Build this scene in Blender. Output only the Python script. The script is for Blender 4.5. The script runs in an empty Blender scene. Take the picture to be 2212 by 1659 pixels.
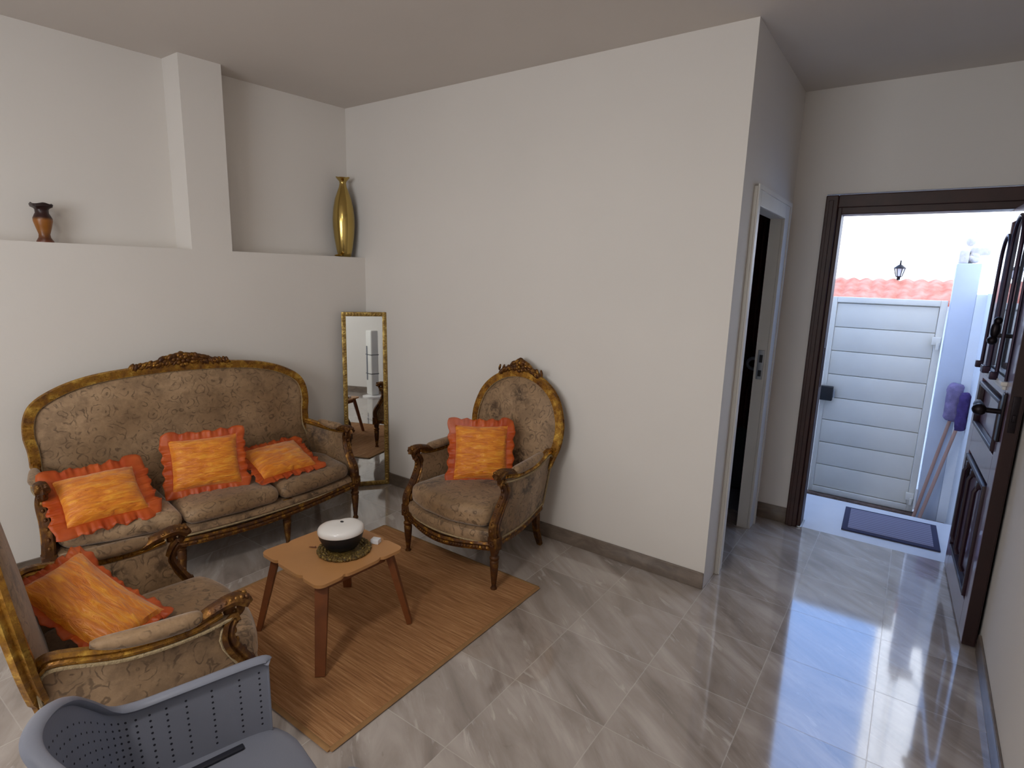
import bpy, bmesh, math, random
from mathutils import Vector, Matrix, noise as mnoise
random.seed(7)
PI = math.pi
sc = bpy.context.scene
COL = sc.collection

# ------------------------------------------------------------------ materials
def lin(c):
    return tuple((x/12.92 if x <= 0.04045 else ((x+0.055)/1.055)**2.4) for x in c)
def rgb(r, g, b):
    return lin((r/255, g/255, b/255)) + (1.0,)
MATS = {}
def new_mat(name):
    m = bpy.data.materials.new(name); m.use_nodes = True
    MATS[name] = m
    nt = m.node_tree; b = nt.nodes['Principled BSDF']
    return m, nt, b
def N(nt, t, **kw):
    n = nt.nodes.new(t)
    for k, v in kw.items():
        if k in n.inputs.keys() if isinstance(k, str) else False: n.inputs[k].default_value = v
        else: setattr(n, k, v)
    return n
def L(nt, a, b): nt.links.new(a, b)
def ramp(nt, fac, stops, interp='LINEAR'):
    r = nt.nodes.new('ShaderNodeValToRGB'); r.color_ramp.interpolation = interp
    e = r.color_ramp.elements
    while len(e) < len(stops): e.new(0.5)
    for i, (p, c) in enumerate(stops):
        e[i].position = p; e[i].color = c if len(c) == 4 else tuple(c)+(1,)
    L(nt, fac, r.inputs[0]); return r.outputs[0]
def mixc(nt, fac, a, b, mode='MIX'):
    m = nt.nodes.new('ShaderNodeMix'); m.data_type = 'RGBA'; m.blend_type = mode
    for s, v in ((m.inputs[0], fac), (m.inputs[6], a), (m.inputs[7], b)):
        if hasattr(v, 'links') or hasattr(v, 'is_linked'): L(nt, v, s)
        else: s.default_value = v
    return m.outputs[2]
def math_(nt, op, a, b=None, c=None):
    m = nt.nodes.new('ShaderNodeMath'); m.operation = op
    for i, v in enumerate((a, b, c)):
        if v is None: continue
        if hasattr(v, 'is_linked'): L(nt, v, m.inputs[i])
        else: m.inputs[i].default_value = v
    return m.outputs[0]
def coords(nt, scale=(1, 1, 1), rot=(0, 0, 0), loc=(0, 0, 0), kind='Object'):
    tc = nt.nodes.new('ShaderNodeTexCoord'); mp = nt.nodes.new('ShaderNodeMapping')
    mp.inputs['Scale'].default_value = scale; mp.inputs['Rotation'].default_value = rot; mp.inputs['Location'].default_value = loc
    L(nt, tc.outputs[kind], mp.inputs[0]); return mp.outputs[0]
def noise(nt, vec, scale=5, detail=4, rough=.5, dist=0):
    n = nt.nodes.new('ShaderNodeTexNoise'); n.inputs['Scale'].default_value = scale
    n.inputs['Detail'].default_value = detail; n.inputs['Roughness'].default_value = rough
    n.inputs['Distortion'].default_value = dist
    L(nt, vec, n.inputs['Vector']); return n.outputs[0]
def bump(nt, b, h, strength=.2, dist=.01):
    n = nt.nodes.new('ShaderNodeBump'); n.inputs['Strength'].default_value = strength
    n.inputs['Distance'].default_value = dist
    L(nt, h, n.inputs['Height']); L(nt, n.outputs[0], b.inputs['Normal'])
def simple(name, col, rough=.5, metal=0, bumpscale=0, bumpstr=.1, var=.0, vscale=6, sheen=0, coat=0):
    m, nt, b = new_mat(name)
    b.inputs['Roughness'].default_value = rough; b.inputs['Metallic'].default_value = metal
    if sheen: b.inputs['Sheen Weight'].default_value = sheen
    if coat: b.inputs['Coat Weight'].default_value = coat
    v = coords(nt)
    n = noise(nt, v, vscale, 5)
    lo = tuple(x*(1-var) for x in col[:3])+(1,); hi = tuple(min(1, x*(1+var)) for x in col[:3])+(1,)
    L(nt, ramp(nt, n, [(.3, lo), (.7, hi)]), b.inputs['Base Color'])
    if bumpscale: bump(nt, b, noise(nt, v, bumpscale, 6), bumpstr)
    return m

WALL = simple('wall_paint', rgb(222, 217, 211), .85, var=.02, vscale=1.3, bumpscale=45, bumpstr=.05)
WALL_H = WALL
CEIL = simple('ceiling_paint', rgb(208, 201, 194), .9, var=.03, vscale=1.0, bumpscale=30, bumpstr=.05)
WHITE_TRIM = simple('white_trim_paint', rgb(222, 220, 214), .4, var=.03)
DARKWOOD = simple('dark_brown_wood', rgb(52, 24, 17), .5, var=.25, vscale=12)
MAROON = simple('maroon_door_paint', rgb(112, 84, 96), .30, var=.10, vscale=9, coat=.5)
EDGE = simple('shaded_door_wood', rgb(38, 16, 14), .4, var=.2)  # door edge in shade: the shadow is put into this near-black colour
MAROON_D = simple('dark_maroon_bead', rgb(40, 18, 30), .4, var=.15, vscale=9)
IRON = simple('black_iron', rgb(30, 22, 26), .4, .6, var=.2)
IRON_P = simple('dark_purple_iron', rgb(50, 34, 52), .35, .5, var=.2)
EXTW = simple('white_render', rgb(232, 238, 246), .9, var=.02, bumpscale=30)
EXT_STREET = simple('grey_concrete', rgb(190, 190, 192), .9, var=.1)
GATE = simple('white_gate_paint', rgb(226, 222, 212), .45, var=.04, vscale=3)
STEEL = simple('dull_steel', rgb(165, 168, 172), .35, .8, var=.1)
BLACKP = simple('black_plastic', rgb(22, 22, 26), .45, var=.1)
WHITEP = simple('white_glossy_plastic', rgb(236, 234, 232), .12, var=.01, coat=.5)
GREYP = simple('grey_plastic', rgb(122, 126, 140), .42, var=.04, bumpscale=200, bumpstr=.05)
DARKSLOT = simple('slot_dark', rgb(28, 30, 42), .6)
LTPLAST = simple('bluish_white_plastic', rgb(214, 222, 236), .4, var=.02)
OAKTOP = simple('light_birch_ply', rgb(190, 138, 86), .42, var=.08, vscale=4)
OAKLEG = simple('brown_stained_wood', rgb(118, 66, 32), .5, var=.18, vscale=14)
DISH = simple('brass', rgb(190, 150, 60), .25, 1, var=.1)
PAPER = simple('white_card', rgb(228, 230, 236), .6)
MOPP = simple('purple_grey_cloth', rgb(128, 118, 158), .9, var=.25, vscale=20, bumpscale=60, bumpstr=.6)
MOPD = simple('dark_purple_cloth', rgb(64, 48, 104), .9, var=.25, vscale=20, bumpscale=60, bumpstr=.6)
POLEM = simple('pinkish_wood_handle', rgb(176, 140, 128), .5, var=.1)
CURT = simple('dark_red_curtain_cloth', rgb(66, 14, 18), .8, var=.25, vscale=8)
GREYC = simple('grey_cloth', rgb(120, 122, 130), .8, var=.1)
TEALD = simple('dark_teal_paint', rgb(24, 38, 48), .6, var=.1)
COPPER_RUST = simple('brown_dirt', rgb(110, 92, 84), .9, var=.3, vscale=30)

def mat_gold(name, a, b_, c, rough=.32, scale=18):
    m, nt, b = new_mat(name)
    v = coords(nt); n = noise(nt, v, scale, 6, .6); n2 = noise(nt, v, 70, 3)
    L(nt, ramp(nt, n, [(.34, a), (.52, b_), (.7, c)]), b.inputs['Base Color'])
    L(nt, ramp(nt, n, [(.38, (.35,)*3), (.58, (.85,)*3)]), b.inputs['Metallic'])
    L(nt, ramp(nt, n2, [(.3, (rough-.1,)*3), (.7, (rough+.25,)*3)]), b.inputs['Roughness'])
    bump(nt, b, noise(nt, v, 55, 4), .35, .006)
    return m
GOLD = mat_gold('antique_gold_leaf', rgb(92, 54, 18), rgb(158, 112, 42), rgb(228, 188, 92), .26)
GOLDD = mat_gold('dark_carved_gilding', rgb(62, 34, 16), rgb(104, 66, 28), rgb(186, 140, 62), .42, 30)
BRONZE = mat_gold('worn_bronze_wood', rgb(66, 38, 20), rgb(100, 64, 32), rgb(160, 118, 62), .45, 22)
GILT = mat_gold('pale_gilt', rgb(128, 98, 48), rgb(168, 138, 76), rgb(214, 190, 122), .35, 40)
GOLDV = simple('polished_gold', rgb(188, 162, 96), .17, 1, var=.06, bumpscale=9, bumpstr=.12)
MIRR = simple('mirror_glass', rgb(225, 230, 232), .015, 1)
GIMP = simple('cream_gimp_braid', rgb(158, 138, 104), .7, var=.2, vscale=80, bumpscale=160, bumpstr=.5)

def mat_fabric(name, base, dark, light, motif):
    m, nt, b = new_mat(name)
    v = coords(nt, (1, 1, 1))
    nz = nt.nodes.new('ShaderNodeTexNoise'); nz.inputs['Scale'].default_value = 9; nz.inputs['Detail'].default_value = 4
    L(nt, v, nz.inputs['Vector'])
    dis = mixc(nt, .045, v, nz.outputs[1], 'LINEAR_LIGHT')
    vo = nt.nodes.new('ShaderNodeTexVoronoi'); vo.inputs['Scale'].default_value = 4.3; vo.inputs['Randomness'].default_value = .45
    L(nt, dis, vo.inputs['Vector'])
    blot = ramp(nt, vo.outputs['Distance'], [(.22, (1, 1, 1)), (.40, (0, 0, 0))])
    leaf = ramp(nt, noise(nt, dis, 30, 4, .6, .4), [(.40, (0, 0, 0)), (.60, (1, 1, 1))])
    blot = math_(nt, 'MULTIPLY', blot, leaf)
    vo2 = nt.nodes.new('ShaderNodeTexVoronoi'); vo2.inputs['Scale'].default_value = 15; vo2.inputs['Randomness'].default_value = .8
    L(nt, dis, vo2.inputs['Vector'])
    ring = math_(nt, 'SINE', math_(nt, 'MULTIPLY', vo2.outputs['Distance'], 21.0))
    ring = ramp(nt, ring, [(.62, (0, 0, 0)), (.9, (1, 1, 1))])
    ring = math_(nt, 'MULTIPLY', ring, ramp(nt, noise(nt, v, 24, 2), [(.42, (0, 0, 0)), (.56, (1, 1, 1))]))
    n1 = noise(nt, v, 3.2, 4); n3 = noise(nt, v, 60, 4, .6)
    c = ramp(nt, n1, [(.32, base), (.7, light)])  # velvet sheen painted in as broad lighter patches
    c = mixc(nt, math_(nt, 'MULTIPLY', n3, .35), c, dark)
    c = mixc(nt, math_(nt, 'MULTIPLY', blot, .95), c, motif)
    c = mixc(nt, math_(nt, 'MULTIPLY', ring, .62), c, motif)
    mot = ramp(nt, noise(nt, v, 13, 5, .65), [(.42, (0, 0, 0)), (.62, (1, 1, 1))])
    c = mixc(nt, math_(nt, 'MULTIPLY', mot, .5), c, dark)
    L(nt, c, b.inputs['Base Color'])
    b.inputs['Roughness'].default_value = .62
    b.inputs['Sheen Weight'].default_value = .35; b.inputs['Sheen Roughness'].default_value = .4
    bump(nt, b, n3, .25, .004)
    return m
FABRIC = mat_fabric('taupe_damask', rgb(142, 111, 77), rgb(92, 68, 44), rgb(190, 158, 122), rgb(64, 46, 28))

def mat_orange():
    m, nt, b = new_mat('orange_silk')
    v = coords(nt, (1, 1, 1))
    n = noise(nt, coords(nt, (6, 26, 6)), 2.2, 5, .6, .8)
    L(nt, ramp(nt, n, [(.3, rgb(200, 98, 10)), (.52, rgb(230, 136, 22)), (.72, rgb(248, 172, 50))]), b.inputs['Base Color'])
    b.inputs['Roughness'].default_value = .38; b.inputs['Sheen Weight'].default_value = .3
    bump(nt, b, n, .55, .02)
    m2, nt, b = new_mat('orange_organza')
    n = noise(nt, coords(nt), 9, 3, .5)
    L(nt, ramp(nt, n, [(.35, rgb(196, 74, 20)), (.65, rgb(222, 104, 36))]), b.inputs['Base Color'])
    b.inputs['Roughness'].default_value = .45; b.inputs['Alpha'].default_value = .62
    return m, m2
SILK, ORGANZA = mat_orange()

def mat_floor():
    m, nt, b = new_mat('marble_floor_tile')
    tc = nt.nodes.new('ShaderNodeTexCoord'); sx = nt.nodes.new('ShaderNodeSeparateXYZ'); L(nt, tc.outputs['Object'], sx.inputs[0])
    masks = []; ids = []
    for out, o, t in ((sx.outputs[0], 3.123, .406), (sx.outputs[1], .090, .430)):
        q = math_(nt, 'DIVIDE', math_(nt, 'SUBTRACT', out, o), t)
        f = math_(nt, 'FRACT', q)
        d = math_(nt, 'MINIMUM', f, math_(nt, 'SUBTRACT', 1.0, f))
        masks.append(math_(nt, 'LESS_THAN', math_(nt, 'MULTIPLY', d, t), .0019))
        ids.append(math_(nt, 'FLOOR', q))
    grout = math_(nt, 'MAXIMUM', masks[0], masks[1])
    cx = nt.nodes.new('ShaderNodeCombineXYZ'); L(nt, ids[0], cx.inputs[0]); L(nt, ids[1], cx.inputs[1])
    wn = nt.nodes.new('ShaderNodeTexWhiteNoise'); L(nt, cx.outputs[0], wn.inputs[0])
    off = nt.nodes.new('ShaderNodeVectorMath'); off.operation = 'MULTIPLY_ADD'
    L(nt, wn.outputs['Color'], off.inputs[0]); off.inputs[1].default_value = (9, 9, 9); L(nt, tc.outputs['Object'], off.inputs[2])
    mp = nt.nodes.new('ShaderNodeMapping'); mp.vector_type = 'TEXTURE'; mp.inputs['Rotation'].default_value = (0, 0, math.radians(-34)); mp.inputs['Scale'].default_value = (2.6, .62, 1)
    L(nt, off.outputs[0], mp.inputs[0])
    n1 = noise(nt, mp.outputs[0], 4.2, 8, .58, .7)
    n2 = noise(nt, mp.outputs[0], 9, 6, .6, 1.5)
    c = ramp(nt, n1, [(.28, rgb(132, 120, 112)), (.5, rgb(168, 157, 149)), (.72, rgb(198, 189, 182))])
    vein = ramp(nt, n2, [(.60, (0, 0, 0)), (.70, (1, 1, 1))])
    c = mixc(nt, math_(nt, 'MULTIPLY', vein, .45), c, rgb(226, 220, 214))
    dk = ramp(nt, n2, [(.27, (1, 1, 1)), (.36, (0, 0, 0))])
    c = mixc(nt, math_(nt, 'MULTIPLY', dk, .35), c, rgb(104, 92, 84))
    c = mixc(nt, math_(nt, 'MULTIPLY', grout, .32), c, rgb(206, 200, 194))
    L(nt, c, b.inputs['Base Color'])
    r = ramp(nt, grout, [(0, (.10,)*3), (1, (.65,)*3)])
    L(nt, r, b.inputs['Roughness'])
    b.inputs['IOR'].default_value = 1.55
    b.inputs['Coat Weight'].default_value = 1.0; b.inputs['Coat Roughness'].default_value = .05; b.inputs['Coat IOR'].default_value = 1.6
    return m
FLOOR = mat_floor()
def mat_skirt():
    m, nt, b = new_mat('taupe_skirting_tile')
    n = noise(nt, coords(nt, (1, 1, 2)), 7, 7, .6, .8)
    L(nt, ramp(nt, n, [(.3, rgb(92, 80, 70)), (.7, rgb(132, 118, 106))]), b.inputs['Base Color'])
    b.inputs['Roughness'].default_value = .3
    return m
SKIRT = mat_skirt()
def mat_rug():
    m, nt, b = new_mat('woven_jute')
    n = noise(nt, coords(nt, (3, 90, 1)), 1.6, 5, .65, .3)
    n2 = noise(nt, coords(nt), 4, 4)
    w = noise(nt, coords(nt, (260, 120, 1)), 1, 2)
    c = ramp(nt, n, [(.3, rgb(128, 86, 50)), (.52, rgb(176, 126, 80)), (.75, rgb(214, 170, 120))])
    c = mixc(nt, math_(nt, 'MULTIPLY', n2, .35), c, rgb(110, 74, 46))
    L(nt, c, b.inputs['Base Color']); b.inputs['Roughness'].default_value = .95
    bump(nt, b, w, .5, .003)
    return m
RUG = mat_rug()
RUGB = simple('rug_edge_binding', rgb(150, 112, 70), .9, var=.1, vscale=30)
def mat_roof():
    m, nt, b = new_mat('terracotta_tile')
    n = noise(nt, coords(nt), 12, 5)
    L(nt, ramp(nt, n, [(.3, rgb(206, 120, 96)), (.7, rgb(232, 164, 142))]), b.inputs['Base Color']); b.inputs['Roughness'].default_value = .85
    return m
ROOF = mat_roof()
def mat_mat():
    m, nt, b = new_mat('grey_ribbed_mat')
    w = nt.nodes.new('ShaderNodeTexWave'); w.bands_direction = 'Y'; w.inputs['Scale'].default_value = 9; w.inputs['Distortion'].default_value = .3
    L(nt, coords(nt), w.inputs['Vector'])
    L(nt, ramp(nt, w.outputs[1], [(.2, rgb(108, 104, 124)), (.8, rgb(136, 132, 150))]), b.inputs['Base Color']); b.inputs['Roughness'].default_value = .95
    return m
MATG = mat_mat()
MATB = simple('dark_navy_mat_border', rgb(52, 52, 78), .9, var=.1)
def mat_glass():
    m, nt, b = new_mat('door_glass')
    b.inputs['Base Color'].default_value = rgb(120, 128, 134); b.inputs['Roughness'].default_value = .02
    b.inputs['Metallic'].default_value = .35; b.inputs['IOR'].default_value = 1.7
    return m
GLASS = mat_glass()
def mat_brownvase():
    m, nt, b = new_mat('two_tone_glazed_clay')
    tc = nt.nodes.new('ShaderNodeTexCoord'); s = nt.nodes.new('ShaderNodeSeparateXYZ'); L(nt, tc.outputs['Object'], s.inputs[0])
    zz = math_(nt, 'ADD', s.outputs[2], math_(nt, 'MULTIPLY', noise(nt, coords(nt), 30, 3), .012))
    c = ramp(nt, math_(nt, 'DIVIDE', zz, .19), [(.04, rgb(120, 66, 46)), (.13, rgb(84, 40, 12)), (.34, rgb(138, 84, 22)), (.62, rgb(146, 88, 26)), (.7, rgb(48, 16, 12)), (1.0, rgb(40, 22, 22))])
    L(nt, c, b.inputs['Base Color']); b.inputs['Roughness'].default_value = .35
    return m
BVASE = mat_brownvase()
def mat_coaster():
    m, nt, b = new_mat('olive_bead_braid')
    n = noise(nt, coords(nt), 90, 4)
    L(nt, ramp(nt, n, [(.35, rgb(58, 42, 14)), (.6, rgb(118, 94, 38)), (.75, rgb(190, 170, 100))]), b.inputs['Base Color']); b.inputs['Roughness'].default_value = .6
    bump(nt, b, n, .8, .01)
    return m
COAST = mat_coaster()

# ------------------------------------------------------------------ mesh helpers
class MB:
    def __init__(s): s.v = []; s.f = []
    def add(s, v, f):
        o = len(s.v); s.v += [tuple(p) for p in v]; s.f += [tuple(i+o for i in q) for q in f]; return s
    def box(s, x0, y0, z0, x1, y1, z1, r=0, rot=None):
        bm = bmesh.new(); bmesh.ops.create_cube(bm, size=1)
        for v in bm.verts: v.co = Vector(((x0+x1)/2+v.co.x*(x1-x0), (y0+y1)/2+v.co.y*(y1-y0), (z0+z1)/2+v.co.z*(z1-z0)))
        if r: bmesh.ops.bevel(bm, geom=bm.edges[:], offset=r, segments=3, affect='EDGES', profile=.5)
        if rot: bmesh.ops.transform(bm, matrix=rot, verts=bm.verts)
        return s.bm(bm)
    def bm(s, bm):
        bm.verts.index_update()
        s.add([v.co[:] for v in bm.verts], [[v.index for v in f.verts] for f in bm.faces]); bm.free(); return s
    def grid(s, P, cu=False, cv=False):
        nu, nv = len(P), len(P[0]); f = []
        for i in range(nu if cu else nu-1):
            for j in range(nv if cv else nv-1):
                a, b = i, (i+1) % nu; c, d = j, (j+1) % nv
                f.append((a*nv+c, b*nv+c, b*nv+d, a*nv+d))
        return s.add([p for r in P for p in r], f)
    def sweep(s, path, prof, ref=(0, 0, 1), closed=False, scale=None, caps=True):
        path = [Vector(p) for p in path]; n = len(path); rows = []; ref = Vector(ref)
        for i, p in enumerate(path):
            if closed: t = path[(i+1) % n]-path[i-1]
            else: t = path[min(i+1, n-1)]-path[max(i-1, 0)]
            t.normalize(); a = ref-t*ref.dot(t)
            if a.length < 1e-4: a = Vector((1, 0, 0))-t*t.x
            a.normalize(); b = t.cross(a); k = scale(i/(n-1)) if scale else 1
            kk = k if isinstance(k, tuple) else (k, k)
            rows.append([p+b*(u*kk[0])+a*(w*kk[1]) for u, w in prof])
        m = len(prof); f = []
        for i in range(n if closed else n-1):
            for j in range(m):
                a_, b_ = i, (i+1) % n
                f.append((a_*m+j, a_*m+(j+1) % m, b_*m+(j+1) % m, b_*m+j))
        if caps and not closed: f += [tuple(range(m))[::-1], tuple((n-1)*m+j for j in range(m))]
        return s.add([p for r in rows for p in r], f)
    def lathe(s, prof, seg=24, c=(0, 0, 0), rot=None):
        P = [[(c[0]+r*math.cos(2*PI*k/seg), c[1]+r*math.sin(2*PI*k/seg), c[2]+z) for k in range(seg)] for r, z in prof]
        if rot: P = [[tuple(rot @ Vector(p)) for p in r] for r in P]
        m = seg; n = len(P); s.grid(P, cv=True)
        o = len(s.v)-n*m
        s.f.append(tuple(o+j for j in range(m))[::-1]); s.f.append(tuple(o+(n-1)*m+j for j in range(m))); return s
    def ball(s, c, r, seg=10):
        bm = bmesh.new(); bmesh.ops.create_icosphere(bm, subdivisions=2, radius=1)
        rr = r if isinstance(r, tuple) else (r, r, r)
        for v in bm.verts: v.co = Vector((c[0]+v.co.x*rr[0], c[1]+v.co.y*rr[1], c[2]+v.co.z*rr[2]))
        return s.bm(bm)
    def blob(s, M, r):
        bm = bmesh.new(); bmesh.ops.create_icosphere(bm, subdivisions=2, radius=1)
        for v in bm.verts: v.co = M @ Vector((v.co.x*r[0], v.co.y*r[1], v.co.z*r[2]))
        return s.bm(bm)
    def build(s, name, mat, parent=None, smooth=True, loc=None, rotz=None, fix=True, solid=0, sub=0):
        me = bpy.data.meshes.new(name); me.from_pydata(s.v, [], s.f); me.update()
        bm = bmesh.new(); bm.from_mesh(me)
        if fix: bmesh.ops.recalc_face_normals(bm, faces=bm.faces)
        if smooth:
            for f in bm.faces: f.smooth = True
            for e in bm.edges:
                if len(e.link_faces) == 2 and e.calc_face_angle(0) > .7: e.smooth = False
        bm.to_mesh(me); bm.free()
        o = bpy.data.objects.new(name, me); COL.objects.link(o); me.materials.append(mat)
        if parent: o.parent = parent
        if loc: o.location = loc
        if rotz is not None: o.rotation_euler = (0, 0, rotz)
        if solid:
            md = o.modifiers.new('solid', 'SOLIDIFY'); md.thickness = solid; md.offset = 0
        if sub:
            md = o.modifiers.new('sub', 'SUBSURF'); md.levels = sub; md.render_levels = sub
        return o
def tag(o, label, cat, group=None, kind=None):
    o['label'] = label; o['category'] = cat
    if group: o['group'] = group
    if kind: o['kind'] = kind
    return o
def thing(name, label, cat, loc=(0, 0, 0), rotz=0, group=None, rot=None):
    o = bpy.data.objects.new(name, None); COL.objects.link(o); o.location = loc
    o.rotation_euler = rot if rot else (0, 0, rotz); o.empty_display_size = .1
    return tag(o, label, cat, group)
def struct(name, mb, mat, smooth=False, label=None, parent=None):
    o = mb.build(name, mat, parent, smooth)
    if parent is None:
        o['kind'] = 'structure'
        o['label'] = label or name; o['category'] = name.split('_')[0]
    return o
def circ(r, n=10, ry=None):
    ry = ry or r
    return [(r*math.cos(2*PI*k/n), ry*math.sin(2*PI*k/n)) for k in range(n)]
def spline(pts, n=12, closed=False):
    pts = [Vector(p) for p in pts]; out = []; m = len(pts)
    for i in range(m if closed else m-1):
        p1, p2 = pts[i], pts[(i+1) % m]
        p0 = pts[i-1] if (closed or i > 0) else p1*2-p2
        p3 = pts[(i+2) % m] if (closed or i < m-2) else p2*2-p1
        for k in range(n):
            t = k/n
            out.append(.5*((2*p1)+(-p0+p2)*t+(2*p0-5*p1+4*p2-p3)*t*t+(-p0+3*p1-3*p2+p3)*t**3))
    if not closed: out.append(pts[-1])
    return out
def rbox(hx, hy, hz, r, cuts=16):
    """closed rounded box as dense quad mesh: list verts, faces"""
    bm = bmesh.new(); bmesh.ops.create_cube(bm, size=2)
    bmesh.ops.subdivide_edges(bm, edges=bm.edges[:], cuts=cuts, use_grid_fill=True)
    H = (hx, hy, hz)
    for v in bm.verts:
        q = Vector([v.co[i]*H[i] for i in range(3)])
        inn = Vector([max(-(H[i]-r), min(H[i]-r, q[i])) for i in range(3)])
        d = q-inn
        v.co = inn+(d.normalized()*r if d.length > 1e-6 else Vector((0, 0, 0)))
    return bm

# ------------------------------------------------------------------ camera (solved from the photo)
S = 1.1
f_px, yaw, pitch, roll = 1221.3685, .6166, -.1907, .029
cyw, syw, cp, sp = math.cos(yaw), math.sin(yaw), math.cos(pitch), math.sin(pitch)
fw = Vector((-syw*cp, cyw*cp, sp)); rt = Vector((cyw, syw, 0)); up = rt.cross(fw)
c_, s_ = math.cos(roll), math.sin(roll); R2 = c_*rt+s_*up; U2 = -s_*rt+c_*up
cd = bpy.data.cameras.new('camera'); cam = bpy.data.objects.new('camera', cd); COL.objects.link(cam)
M = Matrix((R2, U2, -fw)).transposed().to_4x4(); M.translation = Vector((3.1537*S, -2.6537*S, 1.5*S))
cam.matrix_world = M; cd.sensor_width = 36; cd.lens = f_px/2212*36; cd.clip_start = .05
sc.camera = cam

# ------------------------------------------------------------------ room shell
H = 2.824; LA = 2.712; D = 1.236; W = 3.90; LZ = 1.745; YR = -4.7; BX = .09
def bx(y, base=0.0):          # the left wall bends outward beyond the pier
    return base + y*BX
def prism(poly, z0, z1):
    n = len(poly); v = [(x, y, z0) for x, y in poly]+[(x, y, z1) for x, y in poly]
    f = [tuple(range(n))[::-1], tuple(range(n, 2*n))]+[(i, (i+1) % n, n+(i+1) % n, n+i) for i in range(n)]
    return v, f
m = MB().box(-2.2, YR-.2, -.1, W+.2, D, 0); struct('floor', m, FLOOR, label='grey brown marble tile floor, glossy')
m = MB().box(-2.2, YR-3.5, H, W+.3, D+.3, H+.12); struct('ceiling', m, CEIL, label='plain painted ceiling')  # slab runs past the rear wall as an added, unseen overhang blocking sun
# left wall: thick lower part (ledge) and thin upper part with pier
lowpoly = [(0, 0), (bx(YR), YR), (-2.0, YR), (-2.0, 0)]
m = MB().add(*prism(lowpoly, 0, LZ))
up_x = -.19
uppoly = [(up_x, 0), (up_x+bx(-.98), -.98), (bx(-.98), -.98), (bx(-1.215), -1.215), (up_x+bx(-1.215), -1.215), (up_x+bx(YR), YR), (-2.0, YR), (-2.0, 0)]
m.add(*prism(uppoly, LZ, H))
struct('wall_left', m, WALL, label='white wall with a ledge and a square pier')
# partition block between sitting corner and the room behind
m = MB().box(-2.2, 0, 0, 2.45, .14, H)
m.box(2.45, 0, 0, LA, .262, H)
m.box(2.652, .262, 2.07, LA, 1.0, H)
m.box(2.652, 1.0, 0, LA, D, H)
struct('wall_partition', m, WALL, label='white partition wall')
m = MB().box(2.652, D, 0, 2.905, D+.15, H)
m.box(2.905, D, 2.20, W+.3, D+.15, H)
m.box(W-.005, D, 0, W+.3, D+.15, H)
m.box(-2.2, D, H+.121, W+4, D+.15, 3.75)  # unseen parapet added on top to keep sun off gate and coping
struct('wall_entrance', m, WALL, label='white wall around the entrance door')
m = MB().box(W, YR, 0, W+.2, D, H); struct('wall_right', m, WALL, label='white side wall of the hallway')
# rear wall with window opening
wx0, wx1, wz0, wz1 = .85, 2.85, .95, 2.45
m = MB().box(-2.2, YR-.2, 0, wx0, YR, H); m.box(wx1, YR-.2, 0, W+.2, YR, H)
m.box(wx0, YR-.2, 0, wx1, YR, wz0); m.box(wx0, YR-.2, wz1, wx1, YR, H)
struct('wall_rear', m, WALL, label='white rear wall')
m = MB()
for a, b in ((wx0, wx0+.05), ((wx0+wx1)/2-.03, (wx0+wx1)/2+.03), (wx1-.05, wx1)): m.box(a, YR-.12, wz0, b, YR-.06, wz1)
m.box(wx0+.05, YR-.12, wz0, wx1-.05, YR-.06, wz0+.05); m.box(wx0+.05, YR-.12, wz1-.05, wx1-.05, YR-.06, wz1)
struct('window_1', m, WHITE_TRIM, label='white framed window')
# room behind the interior door
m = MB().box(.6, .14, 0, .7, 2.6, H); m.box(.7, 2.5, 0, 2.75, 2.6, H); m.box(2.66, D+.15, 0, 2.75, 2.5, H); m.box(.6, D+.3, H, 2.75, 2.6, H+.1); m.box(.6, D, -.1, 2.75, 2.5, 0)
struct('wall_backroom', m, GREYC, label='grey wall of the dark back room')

# baseboards
def bb(name, x0, y0, x1, y1, h=.092): 
    m = MB().box(x0, y0, 0, x1, y1, h, .003); o = struct(name, m, SKIRT, True, label='taupe tile baseboard'); return o
bb('baseboard_center', .0, -.012, LA, 0)
bb('baseboard_hall', LA, 1.155+.012, LA+.012, D, .10) if False else None
bb('baseboard_entrance', LA, D-.012, 2.905, D, .11)
bb('baseboard_right', W-.012, YR, W, D-.99)
m = MB().add(*prism([(.012, -.012), (bx(YR)+.012, YR), (bx(YR), YR), (0, -.012)], 0, .092))
struct('baseboard_left', m, SKIRT, label='taupe tile baseboard')
bb('baseboard_rear', bx(YR)+.02, YR, W-.02, YR+.012)

# ------------------------------------------------------------------ interior door frame (white) and what stands behind
m = MB()
m.box(LA, .205, 0, LA+.018, .30, 2.125, .004); m.box(LA, .96, 0, LA+.018, 1.10, 2.125, .004); m.box(LA, .30, 2.035, LA+.018, .96, 2.125, .004)
m.box(LA+.018, .215, 0, LA+.026, .235, 2.135); m.box(LA+.018, .235, 2.112, LA+.026, 1.09, 2.135); m.box(LA+.018, 1.07, 0, LA+.026, 1.09, 2.112)
m.box(2.645, .263, 0, LA, .30, 2.068); m.box(2.645, .96, 0, LA, .999, 2.068); m.box(2.645, .30, 2.035, LA, .96, 2.068)
d1 = struct('door_1', m, WHITE_TRIM, False, label='white frame of the interior doorway')
m = MB().box(2.662, .954, 1.03, 2.70, .961, 1.22, .002)
sp_ = m.build('strike_plate', STEEL, d1); sp_['label'] = 'steel strike plate'
m = MB().box(2.672, .9525, 1.05, 2.692, .9545, 1.09); m.box(2.672, .9525, 1.14, 2.692, .9545, 1.19)
m.build('latch_hole', BLACKP, d1)

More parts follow.
